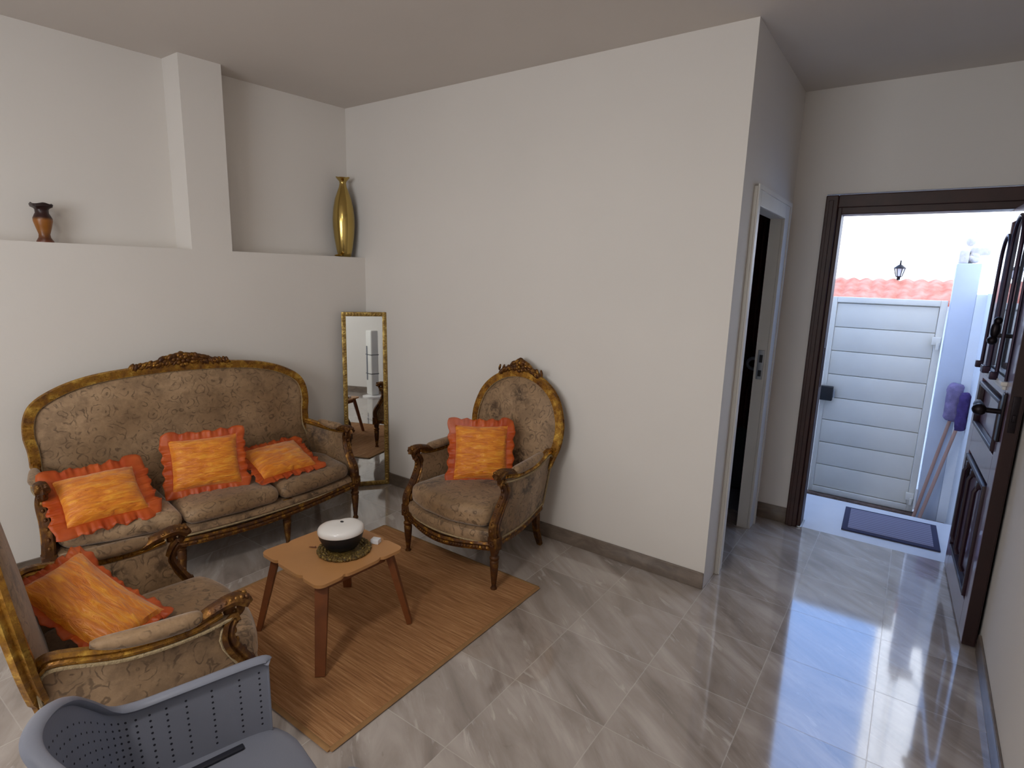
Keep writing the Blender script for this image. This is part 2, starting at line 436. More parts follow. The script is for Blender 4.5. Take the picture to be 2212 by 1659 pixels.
# curtain pinched by a tie, inside the back room
cu = thing('curtain', 'dark red curtain gathered by a grey tie, seen through the interior doorway', 'curtain', (2.30, 1.50, 0))
rows = []
for i in range(61):
    z = .56+i*(2.30-.56)/60
    pin = 1-.80*math.exp(-(abs(z-1.06)/.10)**1.2)
    rows.append([(.27+(-.62+.70*j/60)*pin-.02*(1-pin), .025*math.sin(j*1.25)*(.4+.6*pin), z) for j in range(61)])
MB().grid(rows).build('cloth', CURT, cu, solid=.006)
m = MB(); a = [(.235+.045*math.cos(t), -.035, 1.06+.040*math.sin(t)) for t in [2*PI*k/30 for k in range(30)]]
m.sweep(a, circ(.012, 8), (0, 1, 0), True); m.build('tie', GREYC, cu)
m = MB().box(-.42, -.02, 2.30, .35, .02, 2.33, .01); m.build('curtain_rail', STEEL, cu)
cb = thing('cupboard', 'low dark teal cupboard standing behind the interior doorway', 'cupboard', (2.25, 1.80, 0))
MB().box(-.5, -.15, 0.02, .38, .2, .60, .01).build('body', TEALD, cb, False)
MB().box(-.48, -.165, .05, -.065, -.15, .58, .004).build('cupboard_door', TEALD, cb, False)
MB().box(-.055, -.165, .05, .36, -.15, .58, .004).build('cupboard_door', TEALD, cb, False)

# ------------------------------------------------------------------ entrance frame and open door leaf
m = MB()
fx0, fx1, ft = 2.905, 3.0, 2.19
m.box(fx0, D-.03, 0, fx0+.07, D+.05, ft, .006); m.box(fx0+.07, D-.015, 0, fx1, D+.12, ft-.06, .006)
m.box(fx0+.07, D-.03, ft-.075, W-.005, D+.05, ft, .006); m.box(fx1-.005, D-.015, ft-.115, W-.005, D+.12, ft-.06, .006)
m.box(W-.05, D-.015, 0, W-.005, D+.12, ft-.115, .006)
m.box(fx0+.02, D-.038, .0, fx0+.045, D-.03, ft-.03, .003)
m.box(fx1-.004, D+.02, .98, fx1+.004, D+.04, 1.24, .001)
d2 = struct('door_2', m, DARKWOOD, False, label='dark brown timber frame of the entrance')
MB().box(fx1-.02, D-.03, 0.0, fx1+.010, D+.12, .010, .002).build('frame_foot', STEEL, d2)
# leaf: local x along leaf from hinge (0) to free edge (1.0), local y normal (+y = towards hallway), z up
hx, hy = 3.795, 1.20; ang = math.atan2(.321-1.23, 3.830-3.79)
leaf = thing('entrance_door_leaf', 'open maroon entrance door with barred glass panel, folded against the right wall', 'door', (hx, hy, 0.0), ang)
# hallway side (-X world) : local -y?  leaf direction ~ -Y world, left normal = +X world -> hallway is local -y
LW, T = .93, .048
def lbox(name, x0, z0, x1, z1, y0, y1, mat, par=leaf, r=.003): return MB().box(x0, y0, z0, x1, y1, z1, r).build(name, mat, par, False)
z_lock = 1.235; ztop = 2.06
fr = MB()
fr.box(0, 0, .012, .13, T, ztop, .003); fr.box(LW-.12, 0, .012, LW, T, ztop, .003)
fr.box(.13, 0, .012, LW-.12, T, .17, .003); fr.box(.13, 0, .76, LW-.12, T, .90, .003)
fr.box(.13, 0, 1.17, LW-.12, T, z_lock, .003); fr.box(.13, 0, ztop-.07, LW-.12, T, ztop, .003)
fr.build('door_frame', MAROON, leaf, False)
e = MB().box(LW, .001, .012, LW+.004, T-.001, ztop-.002); e.build('door_edge', EDGE, leaf, False)
MB().box(0.01, T, .012, LW, T+.004, ztop-.002).build('inner_face', EDGE, leaf, False)
lbox('panel', .13, .17, LW-.12, .76, .016, T-.004, MAROON)
lbox('panel', .13, .90, LW-.12, 1.17, .016, T-.004, MAROON)
g = lbox('glass_pane', .13, z_lock, LW-.12, ztop-.07, .020, .028, GLASS, r=0)
lbox('pane_backing', .13, z_lock, LW-.12, ztop-.07, .034, T-.004, MAROON)
def mould(name, x0, z0, x1, z1, w=.02, d=.012):
    m = MB(); y0, y1 = -d, .016
    m.box(x0, y0, z0, x0+w, y1, z1, .004); m.box(x1-w, y0, z0, x1, y1, z1, .004)
    m.box(x0+w, y0, z0, x1-w, y1, z0+w, .004); m.box(x0+w, y0, z1-w, x1-w, y1, z1, .004)
    return m.build(name, MAROON_D, leaf, True)
mould('moulding', .145, .185, LW-.135, .745); mould('moulding', .145, .915, LW-.135, 1.155)
for x in (.22, .40, .62):     # turned beads on the lower panel
    m = MB(); m.sweep([(x, -.002, .24), (x, -.014, .27), (x, -.014, .66), (x, -.002, .69)], circ(.011, 8), (0, 1, 0)); m.box(x-.02, -.012, .68, x+.02, .012, .715, .004)
    m.build('panel_bead', MAROON_D, leaf)
# bright sill under the glass
m = MB().box(.12, -.022, z_lock-.012, LW-.11, .014, z_lock+.008, .004); m.box(.135, -.012, z_lock-.03, LW-.125, .01, z_lock-.012, .003)
m.build('glazing_sill', WHITE_TRIM, leaf)
gr = MB()
pr = circ(.0085, 8)
for (xa, xb, zt) in ((.19, .40, 1.90), (.44, .68, 1.97)):
    cxm = (xa+xb)/2; rr = (xb-xa)/2
    arc = [(xa, -.024, z_lock+.02), (xa, -.024, zt-rr)]+[(cxm-rr*math.cos(t), -.024, zt-rr+rr*1.15*math.sin(t)) for t in [PI*k/14 for k in range(1, 14)]]+[(xb, -.024, zt-rr), (xb, -.024, z_lock+.02)]
    gr.sweep(arc, pr, (0, 1, 0))
    for xx in (xa, xb): gr.box(xx-.016, -.05, z_lock-.002, xx+.016, -.018, z_lock+.035, .004)
for xx in (.80,): gr.sweep([(xx, -.004, z_lock+.01), (xx, -.008, 1.95)], circ(.006, 8), (0, 1, 0))
gr.build('window_bars', IRON_P, leaf)
kn = MB(); kn.ball((.545, -.035, 1.50), (.020, .018, .020)); kn.ball((.545, -.04, 1.455), (.020, .02, .045)); kn.ball((.545, -.045, 1.405), (.026, .022, .022)); kn.box(.535, -.03, 1.42, .555, .03, 1.44, .003)
kn.build('knocker', IRON, leaf)
hb = MB(); hb.box(LW-.095, -.012, .98, LW-.045, 0, 1.20, .004); hb.sweep([(LW-.07, -.01, 1.115), (LW-.07, -.075, 1.115)], circ(.012, 10), (0, 0, 1))
hb.sweep(spline([(LW-.07, -.072, 1.115), (LW-.14, -.082, 1.125), (LW-.21, -.078, 1.11)], 6), circ(.013, 10, .017), (0, 0, 1), scale=lambda t: 1+.35*math.sin(t*PI*.95))
hb.ball((LW-.07, -.085, 1.115), .028)
hb.build('door_handle', IRON, leaf)
MB().box(LW+.003, .012, 1.04, LW+.010, .036, 1.20, .001).build('lock_plate', IRON, leaf)
MB().box(LW+.009, .018, 1.09, LW+.022, .030, 1.12, .002).build('latch_bolt', IRON, leaf)

# ------------------------------------------------------------------ outside: marble landing, then a step down to the gate
YG = 3.10; ZG = -.381
m = MB().box(2.80, D, -.38, 3.90, 1.965, -.002, 0); struct('floor_landing', m, simple('pale_marble_paving', rgb(214, 216, 222), .25, var=.05, vscale=3), label='pale marble landing outside the entrance')
m = MB().box(2.4, 1.965, ZG-.12, 4.3, 3.9, ZG); struct('floor_courtyard', m, EXT_STREET, label='lower courtyard floor in front of the gate')
m = MB().box(-6, 3.9, -.52, 9, 9, -.42); struct('ground_street', m, EXT_STREET, label='pale street surface')
m = MB().box(2.76, D+.15, ZG, 2.80, YG, 2.5) ; struct('wall_courtyard_left', m, EXTW, label='white courtyard side wall')
m = MB().box(3.90, D+.15, ZG, 4.12, YG-.05, 1.61) ; m.box(3.833, YG-.05, ZG, 4.12, YG+.15, 1.60)
struct('wall_courtyard_right', m, EXTW, label='white courtyard side wall')
tag(MB().box(3.673, YG-.05, ZG, 3.833, YG+.16, 1.847, .007).build('gate_post', simple('grey_blue_render', rgb(196, 204, 220), .8, var=.03), None, True), 'square pale grey post beside the white gate, topped by broken masonry', 'post')
mm = MB(); mm.box(3.680, YG-.04, 1.847, 3.741, YG+.13, 1.952, .010)
for k in range(9): mm.ball((3.755+.07*random.random(), YG+.10*random.random(), 1.872+.06*random.random()), (.037, .037, .027))
mm.box(3.748, YG-.01, 1.915, 3.876, YG+.11, 1.976, .015); mm.ball((3.741, YG+.04, 2.025), (.034, .034, .039))
tag(mm.build('masonry_rubble', simple('crumbly_mortar', rgb(214, 208, 204), .95, var=.12, vscale=25, bumpscale=40, bumpstr=.8), None), 'crumbly whitish masonry lump lying on top of the grey gate post', 'rubble')
pp = MB().sweep([(3.753, 3.567, ZG), (3.753, 3.567, 3.3)], circ(.034, 12), (0, 1, 0)); pp.sweep([(3.753, 3.567, 2.044), (3.95, 3.54, 2.30), (4.06, 3.54, 2.35)], circ(.027, 10), (0, 1, 0))
tag(pp.build('drain_pipe', simple('white_pvc', rgb(226, 232, 238), .5), None), 'white drain pipe with a slanting branch rising behind the gate post', 'pipe')

gate = thing('gate', 'white metal gate with eight horizontal panels closing the little courtyard', 'gate', (2.808, YG, ZG))
gw = .85; GH = 1.92
m = MB().box(0, 0, .035, .039, .045, GH, .004); m.box(gw-.048, 0, .035, gw, .045, GH, .004); m.box(.039, 0, .035, gw-.048, .045, .092, .004); m.box(.039, -.005, GH-.05, gw-.048, .050, GH, .004)
m.build('gate_frame', GATE, gate, True)
m = MB()
for k in range(8):
    z0 = .098+k*.2212; m.box(.043, .016, z0, gw-.052, .036, z0+.2150, .003)
m.box(.040, .036, .09, gw-.049, .040, GH-.03)
m.build('gate_panel', GATE, gate, True)
m = MB().box(-.015, -.055, .954, .105, -.002, 1.089, .007); lk = m.build('lock_box', BLACKP, gate)
m = MB().box(.105, -.037, .985, .123, -.012, 1.06, .004); m.build('lock_bolt', STEEL, lk)
for z in (1.545, .148):
    m = MB().box(gw-.068, -.037, z, gw-.006, 0, z+.068, .005); m.lathe([(.012, 0), (.012, .06)], 10, (gw-.025, -.043, z-.037)); m.build('hinge', GATE, gate)
m = MB().lathe([(.011, .08), (.011, .27)], 10, (gw+.005, -.049, 0)); m.build('drop_bolt', WHITEP, gate)
m = MB().box(2.80, YG-.05, ZG, 3.673, YG+.04, ZG+.03, .004); tag(m.build('gate_threshold', COPPER_RUST, None), 'dirty brown threshold strip under the white gate', 'threshold')
tag(MB().box(3.68, 2.92, ZG, 3.89, 3.04, ZG+.02, .004).build('coir_pad', simple('brown_coir', rgb(104, 84, 74), .95, var=.2, vscale=50), None), 'small brown pad on the paving at the foot of the gate post', 'mat')
# doormat
dm = thing('doormat', 'grey doormat with dark navy border on the paving outside the entrance', 'doormat', (3.50, 1.61, 0), math.radians(2))
MB().box(-.275, -.235, 0, .275, .235, .010, .003).build('mat_border', MATB, dm)
MB().box(-.24, -.195, .010, .24, .205, .0125).build('mat_field', MATG, dm)
# tiled wall behind the gate
m = MB().box(2.60, 3.64, -.5, 3.70, 3.90, 1.50); tag(m.build('garden_wall', EXTW, None, False), 'white garden wall under the terracotta coping, right behind the gate', 'wall')
X0, XW, nn = 2.60, 1.10, 320
def wavy(x): return .022*abs(math.sin(PI*(x-X0)/.113))**1.3
def slope(y0, y1, z0, z1, dz=0): return [[(X0+XW*k/nn, y0+(y1-y0)*i/4, z0+(z1-z0)*i/4+wavy(X0+XW*k/nn)+dz) for k in range(nn+1)] for i in range(5)]
rows, rows2, rows3 = slope(3.475, 3.875, 1.512, 1.700), slope(3.475, 3.875, 1.512, 1.700, -.02), slope(3.875, 4.275, 1.700, 1.512)
m = MB().grid(rows); m.grid(rows2); m.grid([rows[0], rows2[0]]); m.grid([rows[-1], rows2[-1]]); m.grid(rows3)
m.box(X0, 3.58, 1.48, X0+XW, 4.16, 1.515)
tag(m.build('tile_coping', ROOF, None), 'pink terracotta roof tile coping running above the white gate', 'roof')
la = thing('lantern', 'small black lantern with clear panes standing on the terracotta coping', 'lantern', (3.261, 3.875, 1.708)); la.scale = (1.231,)*3
MB().lathe([(.012, 0), (.012, .02), (.022, .024), (.018, .03)], 12).build('lantern_base', IRON, la)
m = MB().lathe([(.020, .030), (.034, .088)], 6); m.build('lantern_glass', simple('frosted_pane', rgb(216, 226, 232), .2), la, False)
m = MB()
for k in range(6):
    a = 2*PI*k/6; m.sweep([(.021*math.cos(a), .021*math.sin(a), .028), (.036*math.cos(a), .036*math.sin(a), .09)], circ(.003, 6), (0, 0, 1))
m.build('lantern_cage', IRON, la)
MB().lathe([(.046, .088), (.040, .096), (.016, .116), (.006, .122), (.005, .150), (.001, .155)], 12).build('lantern_cap', IRON, la)
# neighbour building far behind
m = MB().box(-5, 6.2, -.45, 3.6, 8.5, 2.95); m.box(3.6, 6.2, -.45, 9, 8.5, 7.5)
nb = tag(m.build('neighbour_building', EXTW, None, False), 'bright white rendered house wall rising beyond the tiled coping', 'building')

# mops
def mop(x, y, lean, label, mat, poleh, hw, off):
    t = thing('mop', label, 'mop', (x, y, ZG), 0, None)
    top = Vector(lean); p = top*poleh
    MB().sweep([(0, 0, .0), tuple(p)], circ(.013, 10), (0, 1, 0)).build('pole', POLEM, t)
    hm = MB(); q = rbox(hw, .042, .16, .040, 10)
    for v in q.verts:
        v.co += Vector(p)+Vector((off, 0, .11)); v.co += mnoise.noise_vector(v.co*22)*.012
    hm.bm(q); hm.build('mop_head', mat, t)
    c = MB(); c.box(p.x-.02, p.y-.015, p.z-.05, p.x+.02, p.y+.015, p.z+.02, .005); c.build('socket', MOPD, t)
mop(3.661, 2.95, (.145, .015, .985), 'upturned mop with pale lilac head and long handle leaning by the gate post', MOPP, 1.0, .055, -.006)
mop(3.690, 2.83, (.160, .012, .936), 'upturned mop with dark purple head, nearer the door leaf of the two', MOPD, 1.0, .040, .014)

# ------------------------------------------------------------------ rug
rg = thing('rug', 'brown woven jute rug under the small wooden table', 'rug', (1.402, -1.22, 0), math.radians(0))
hwx, hwy = .602, .665
m = MB(); nx, ny = 40, 40; rows = []
for i in range(nx+1):
    rows.append([(-hwx+2*hwx*i/nx, -hwy+2*hwy*j/ny, .0075+.0012*mnoise.noise(Vector((i*.3, j*.3, 0)))) for j in range(ny+1)])
m.grid(rows); m.box(-hwx, -hwy, .0005, hwx, hwy, .0055)
m.build('weave', RUG, rg)
m = MB()
for a in (((-hwx, -hwy), (hwx, -hwy)), ((hwx, -hwy), (hwx, hwy)), ((hwx, hwy), (-hwx, hwy)), ((-hwx, hwy), (-hwx, -hwy))):
    m.sweep([(a[0][0], a[0][1], .005), (a[1][0], a[1][1], .005)], circ(.012, 8, .0045), (0, 0, 1))
m.build('edge_binding', RUGB, rg)

# ------------------------------------------------------------------ armchair / sofa family
def frame_path(hb, ztop, zsh, zlow, ybase, tilt, n=40, flat=2.0, zj=.66, hj=None):
    """arched back outline in local coords from right join over the top to the left join"""
    pts = []
    hj = hj or hb*.98
    def yy(z): return ybase+tilt*(z-.4)
    low = [(hj, zj), (hb*1.0, (zj+zsh)/2)]
    for x, z in low: pts.append((x, yy(z), z))
    for k in range(n+1):
        t = PI*k/n; cx = math.cos(t); sn = math.sin(t)
        x = hb*math.copysign(abs(cx)**(2/flat), cx); z = zsh+(ztop-zsh)*abs(sn)**(2/flat)
        pts.append((x, yy(z), z))
    for x, z in low[::-1]: pts.append((-x, yy(z), z))
    return pts
def crest(mb, c, w, h, y):
    """carved flower and leaf cluster on top of the back rail: c = function x -> (y,z,slope)"""
    r = random.Random(3)
    k = 0
    x = -w
    while x <= w:
        t = abs(x)/w; hh = h*(1-t)**1.15+.012
        yv, zv, sl = c(x)
        for j in range(2 if t > .5 else 3):
            a = r.uniform(-.6, .6)+(-.7 if x < 0 else .7)*(.5+t)
            M_ = Matrix.Translation((x+r.uniform(-.006, .006), yv-.008-.012*r.random(), zv+.006+hh*(j+.45)/3.0)) @ Matrix.Rotation(a, 4, 'Y')
            mb.blob(M_, (.020+.006*r.random(), .016, .010+.3*hh/3))
        x += .017
    yv, zv, sl = c(0)
    for q in range(7):
        a = 2*PI*q/7; mb.ball((.024*math.cos(a), yv-.026, zv+h*.42+.024*math.sin(a)), (.014, .010, .014))
    mb.ball((0, yv-.034, zv+h*.42), .012)
    for sx in (-1, 1):
        for q in range(5): mb.blob(Matrix.Translation((sx*(.04+.03*q), yv-.022, zv+h*.25*(1-q/6))) @ Matrix.Rotation(sx*(.9+.1*q), 4, 'Y'), (.022, .008, .008))
    mb.ball((0, yv-.004, zv+h*.92), (.030, .016, .018))
RAILP = [(-.018, -.020), (.018, -.020), (.022, -.008), (.014, .0), (.020, .010), (.012, .022), (-.012, .022), (-.020, .010), (-.014, 0), (-.022, -.008)]
def seat_furniture(name, label, cat, loc, rotz, hw, hwb, depth, back, ncush, legs_front, legs_back, crest_wh, bow, zarm=.615, arm_in=0.0, group=None, scroll_y=.045, czb=.335, hz=.058):
    t = thing(name, label, cat, loc, rotz, group)
    # legs -------------------------------------------------
    prof = [(.010, 0), (.017, .002), (.018, .012), (.012, .022), (.0125, .03), (.021, .115), (.024, .165), (.020, .172), (.026, .180), (.026, .190), (.019, .198), (.022, .210), (.027, .235), (.027, .245), (.018, .250)]
    for (x, y) in legs_front:
        m = MB()
        P = []
        seg = 32
        m.lathe([(r, z) for r, z in prof], seg, (x, y, 0))
        m.box(x-.029, y-.027, .232, x+.029, y+.027, .305, .004)
        for sx in (0,): 
            for q in range(8):
                a = 2*PI*q/8; m.ball((x+.011*math.cos(a), y-.029, .268+.011*math.sin(a)), (.005, .004, .005))
        m.build('leg', BRONZE, t)
    for (x, y) in legs_back:
        m = MB().sweep(spline([(x*1.02, y+.06, 0), (x, y+.02, .12), (x, y, .30)], 6), [(-.017, -.017), (.017, -.017), (.017, .017), (-.017, .017)], (1, 0, 0), scale=lambda q: .75+.45*q)
        m.build('leg', BRONZE, t)
    # seat rails ------------------------------------------
    def front(xq):   # bowed front line
        u = xq/hw; return -bow*(1-u*u)
    xs = [hw-.02-(2*hw-.04)*k/36 for k in range(37)]
    def zr(xq): 
        u = abs(xq/hw); return .238-.012*math.cos(u*PI)*1.0
    path = [(x, front(x)-.004, zr(x)) for x in xs]
    m = MB().sweep(path, [(a*.75, b*1.05) for a, b in RAILP], (0, 0, 1))
    for k in range(0, 37):
        x, y, z = path[k]; m.ball((x, y-.016, z-.004), (.006, .005, .006))
    m.build('seat_rail', GOLDD, t)
    def side_pts(s): return spline([(s*hw, .02, .262), (s*(hw*.6+hwb*.4), depth*.5, .245), (s*(hwb+.01), depth-.01, .27)], 8)
    for s in (-1, 1):
        m = MB().sweep(side_pts(s), [(a*.7, b*.9) for a, b in RAILP], (0, 0, 1)); m.build('seat_rail', GOLDD, t)
    m = MB().box(-hwb, depth-.02, .24, hwb, depth+.01, .30, .006); m.build('seat_rail', BRONZE, t)
    # fabric front border under the cushion
    rows = []
    for k in range(37):
        x = xs[k]*.985; y = front(x)
        rows.append([(x, y+.012, .262), (x, y-.006, .268), (x, y-.010, czb-.03), (x, y+.0, czb-.01), (x, y+.04, czb), (x, y+.10, czb), (x, y+.10, .262)])
    m = MB().grid(rows, cv=True); m.f.append(tuple(len(m.v)-7+j for j in range(7))); m.f.append(tuple(range(7))[::-1])
    fb = m.build('seat_border', FABRIC, t)
    m = MB().sweep([(x*.985, front(x)-.010, .266) for x in xs], circ(.005, 6), (0, 0, 1)); m.build('gimp_trim', GIMP, fb)
    # seat deck
    m = MB(); v, f = prism([(hw-.03, .03), (hwb-.01, depth-.01), (-hwb+.01, depth-.01), (-hw+.03, .03)], .27, czb-.005); m.add(v, f); m.build('seat_deck', FABRIC, t)
    # cushions
    cw = (2*hw-.075)/ncush
    for k in range(ncush):
        cx = -hw+.0375+cw*(k+.5)
        q = rbox(cw/2-.003, depth/2-.015, hz, .045, 18)
        for v in q.verts:
            X, Y, Z = v.co; gx = X+cx
            tt = max(0, min(1, (-Y+depth*.2)/(depth*.6)))
            v.co.z += .018*(1-(X/(cw/2))**2)*(1-(Y/(depth/2))**2)*(1 if Z > 0 else .1)+.004*mnoise.noise(Vector((gx*9, Y*9, 0)))
            v.co.y += -(bow*(1-(gx/hw)**2)+.012)*tt - .012*(1-abs(X/(cw/2))**2.5)*tt
            if ncush == 1 and Y > -depth*.35: v.co.x *= 1-.20*((Y+depth*.35)/(depth*.85))
            v.co += Vector((cx, depth/2-.005, czb+hz))
        cu_ = MB().bm(q).build('seat_cushion', FABRIC, t)
        if ncush == 1 or True:
            per = []
            for a in range(48):
                th = 2*PI*a/48; c0 = math.cos(th); s0 = math.sin(th)
                X = (cw/2-.006)*math.copysign(abs(c0)**.35, c0); Y = (depth/2-.018)*math.copysign(abs(s0)**.35, s0)
                tt = max(0, min(1, (-Y+depth*.2)/(depth*.6))); gx = X+cx
                y = Y-(bow*(1-(gx/hw)**2)+.012)*tt-.012*(1-abs(X/(cw/2))**2.5)*tt
                if ncush == 1 and Y > -depth*.35: X *= 1-.20*((Y+depth*.35)/(depth*.85))
                per.append((X*.99+cx, y*.995+depth/2-.005, .335+hz*1.62))
    # back -------------------------------------------------
    bp = [Vector(p) for p in back]
    def bandprof(k): return [(a*k, b*k) for a, b in RAILP]
    zmin = min(p[2] for p in back)
    lower = []
    for s, jp in ((1, back[0]), (-1, back[-1])):
        zz = [(s*hwb, depth-.005, .28), (s*(hwb*.7+abs(jp[0])*.3), depth, .45), (jp[0], jp[1], jp[2])]
        lower.append(spline(zz, 8))
    full = lower[0][:-1]+bp+lower[1][::-1][1:]
    nF = len(full)
    m = MB().sweep(full, bandprof(1.15), (0, 1, 0), scale=lambda q: 1.0 if .12 < q < .88 else .8); m.build('back_frame', GOLD, t)
    # fine inner bead
    cen = Vector((0, sum(p.y for p in bp)/len(bp), .62))
    inner = []
    for p in full:
        d = Vector((cen.x-p.x, 0, cen.z-p.z)); d.normalize(); inner.append(p+d*.026+Vector((0, -.010, 0)))
    # shrink outline towards the sofa middle only locally
    def fill(off, bulge, name_, mat, flip=False):
        ring = []
        for i, p in enumerate(full):
            tprev = full[max(i-1, 0)]; tnext = full[min(i+1, nF-1)]; tg = (tnext-tprev); tg.y = 0; tg.normalize()
            nrm = Vector((-tg.z, 0, tg.x))     # left normal in xz
            if nrm.dot(Vector((-p.x, 0, .62-p.z))) < 0: nrm = -nrm
            ring.append(p+nrm*.020)
        # rows across: match right side and left side by index
        half = nF//2; R_ = ring[:half+1]; Lr = ring[::-1][:half+1]; nxg = 28
        P = []
        for a, b in zip(R_, Lr):
            row = []
            for j in range(nxg+1):
                u = j/nxg; p = a.lerp(b, u)
                wl = abs(a.x-b.x)/(2*abs(R_[0].x)+1e-6)
                zt = (p.z-.28)/(ztop_-.28)
                bul = bulge*(1-abs(2*u-1)**4)*min(1, max(0, (1-zt)*6))*min(1, zt*4+.2)
                row.append(p+Vector((0, off-bul, 0)))
            P.append(row)
        return P
    ztop_ = max(p.z for p in bp)
    P = fill(-.006, .035, 'backrest', FABRIC); Q = fill(.012, -.008, 'b', FABRIC)
    m = MB().grid(P); m.grid(Q)
    m.grid([[r[0] for r in P], [r[0] for r in Q]]); m.grid([[r[-1] for r in P], [r[-1] for r in Q]]); m.grid([P[0], Q[0]])
    br = m.build('backrest', FABRIC, t)
    edge = [r[0]+Vector((0, -.010, 0)) for r in P]+[r[-1]+Vector((0, -.010, 0)) for r in P][::-1][1:]
    m = MB().sweep(edge, circ(.0055, 6), (0, 1, 0)); m.build('gimp_trim', GIMP, br)
    # crest
    i0 = len(bp)//2
    xc = bp[i0].x
    def topc(x):
        x = x+xc
        best = min(bp, key=lambda p: abs(p.x-x)+(10 if p.z < ztop_-.25 else 0)); 
        # interpolate
        srt = sorted([p for p in bp if p.z > ztop_-.2], key=lambda p: p.x)
        for a, b in zip(srt, srt[1:]):
            if a.x <= x <= b.x and b.x > a.x:
                k = (x-a.x)/(b.x-a.x); p = a.lerp(b, k); return p.y, p.z+.016, (b.z-a.z)/(b.x-a.x)
        return best.y, best.z+.016, 0
    m = MB(); crest(m, topc, crest_wh[0], crest_wh[1], 0)
    m.v = [(p[0]+xc, p[1], p[2]) for p in m.v]; m.build('crest_carving', GOLDD, t)
    # arms -------------------------------------------------
    for s, jp in ((1, back[0]), (-1, back[-1])):
        ax = s*(hw-.01)
        # carved upright sweeping from the leg block to the scroll
        post = spline([(s*hw, .0, .29), (s*(hw-.004), -.004, .36), (s*(hw-.008), .045, .44), (s*(hw-.004), .085, .52), (ax, .07, .575), (ax, .045, zarm-.03)], 8)
        m = MB().sweep(post, [(-.020, -.022), (.020, -.022), (.024, -.006), (.015, 0), (.022, .010), (.014, .022), (-.014, .022), (-.022, .010), (-.015, 0), (-.024, -.006)], (0, -1, 0), scale=lambda q: 1.2-.35*q)
        for k in range(7):
            p = post[6+k*4]; m.ball((p.x, p.y-.024, p.z), (.009, .008, .012))
        m.build('arm_post', BRONZE, t)
        # scroll
        m = MB()
        sp2 = [(ax, scroll_y+.004-.032*math.cos(a)*(1-a/12), zarm-.004+.030*math.sin(a)*(1-a/12)-.004) for a in [k*.35 for k in range(22)]]
        m.sweep(sp2, circ(.024, 8, .012), (1, 0, 0), scale=lambda q: 1-.5*q)
        m.sweep(spline([(ax, .015, zarm+.008), (ax, .06, zarm+.026), (ax, .13, zarm+.012), (ax, .18, zarm-.008)], 6), [(-.026, -.014), (.026, -.014), (.029, .0), (.018, .013), (0, .018), (-.018, .013), (-.029, 0)], (0, 0, 1), scale=lambda q: 1.05-.35*q)
        for k in range(8): 
            for w_ in (-.014, .014): m.ball((ax+w_, .018+.017*k, zarm+.030-.0016*(k-2)**2*.6), (.010, .010, .009))
        m.build('arm_scroll', BRONZE, t)
        J = Vector(jp)
        rail = spline([(ax, .10, zarm), (ax+s*.006, .20, zarm-.018), (s*(hw*.75+abs(jp[0])*.25), depth*.66, zarm-.012), (s*(hw*.2+abs(jp[0])*.8), J.y-.045, zarm+.02), (J.x, J.y-.006, J.z+.02)], 8)
        m = MB().sweep(rail, bandprof(.8), (0, 0, 1)); m.build('arm_rail', GOLD, t)
        pad = spline([(ax, .155, zarm+.012), (ax+s*.004, .20, zarm+.006), (s*(hw*.8+abs(jp[0])*.2)-s*.004, depth*.60, zarm+.012), (s*(hw*.5+abs(jp[0])*.5), depth*.80, zarm+.03)], 8)
        m = MB().sweep(pad, circ(.030, 14, .024), (0, 0, 1), scale=lambda q: .12+.92*max(0, math.sin(PI*min(1, max(0, q*.985+.008))))**.38); m.build('arm_pad', FABRIC, t)
        # side panels (inner & outer cloth)
        sb = side_pts(s); nP = len(rail)
        base = [sb[int(round(i*(len(sb)-1)/(nP-1)))] for i in range(nP)]
        rows = []
        for i in range(nP):
            a = rail[i].copy(); b = Vector(base[i]).copy(); row = []
            # start of panel follows the upright
            for j in range(13):
                u = j/12; p = a.lerp(b, u)
                if i < 8:
                    pz = p.z; pq = min(post, key=lambda q: abs(q.z-pz)); k = 1-i/8
                    p.y = p.y*(1-k)+(pq.y+.012)*k
                p.z = p.z+(-.012 if j == 0 else .012 if j == 12 else 0)
                row.append(p)
            rows.append(row)
        th = .014
        out = [[p+Vector((s*th*.6, 0, 0)) for p in r] for r in rows]
        inn = [[p-Vector((s*(th*.6+.020*math.sin(PI*j/12)), 0, 0)) for j, p in enumerate(r)] for r in rows]
        m = MB().grid(out); m.grid(inn); m.grid([[r[0] for r in out], [r[0] for r in inn]]); m.grid([[r[-1] for r in out], [r[-1] for r in inn]])
        m.grid([out[0], inn[0]]); m.grid([out[-1], inn[-1]])
        sp_p = m.build('side_panel', FABRIC, t)
        loop = [r[0]+Vector((s*th, 0, -.012)) for r in rows]+[p+Vector((s*th, 0, 0)) for p in rows[-1][1:]]+[r[-1]+Vector((s*th, 0, .012)) for r in rows[::-1]]+[p+Vector((s*th, .012, 0)) for p in rows[0][::-1][1:-1]]
        m = MB().sweep(loop, circ(.0055, 6), (1, 0, 0), closed=True); m.build('gimp_trim', GIMP, sp_p)
    return t

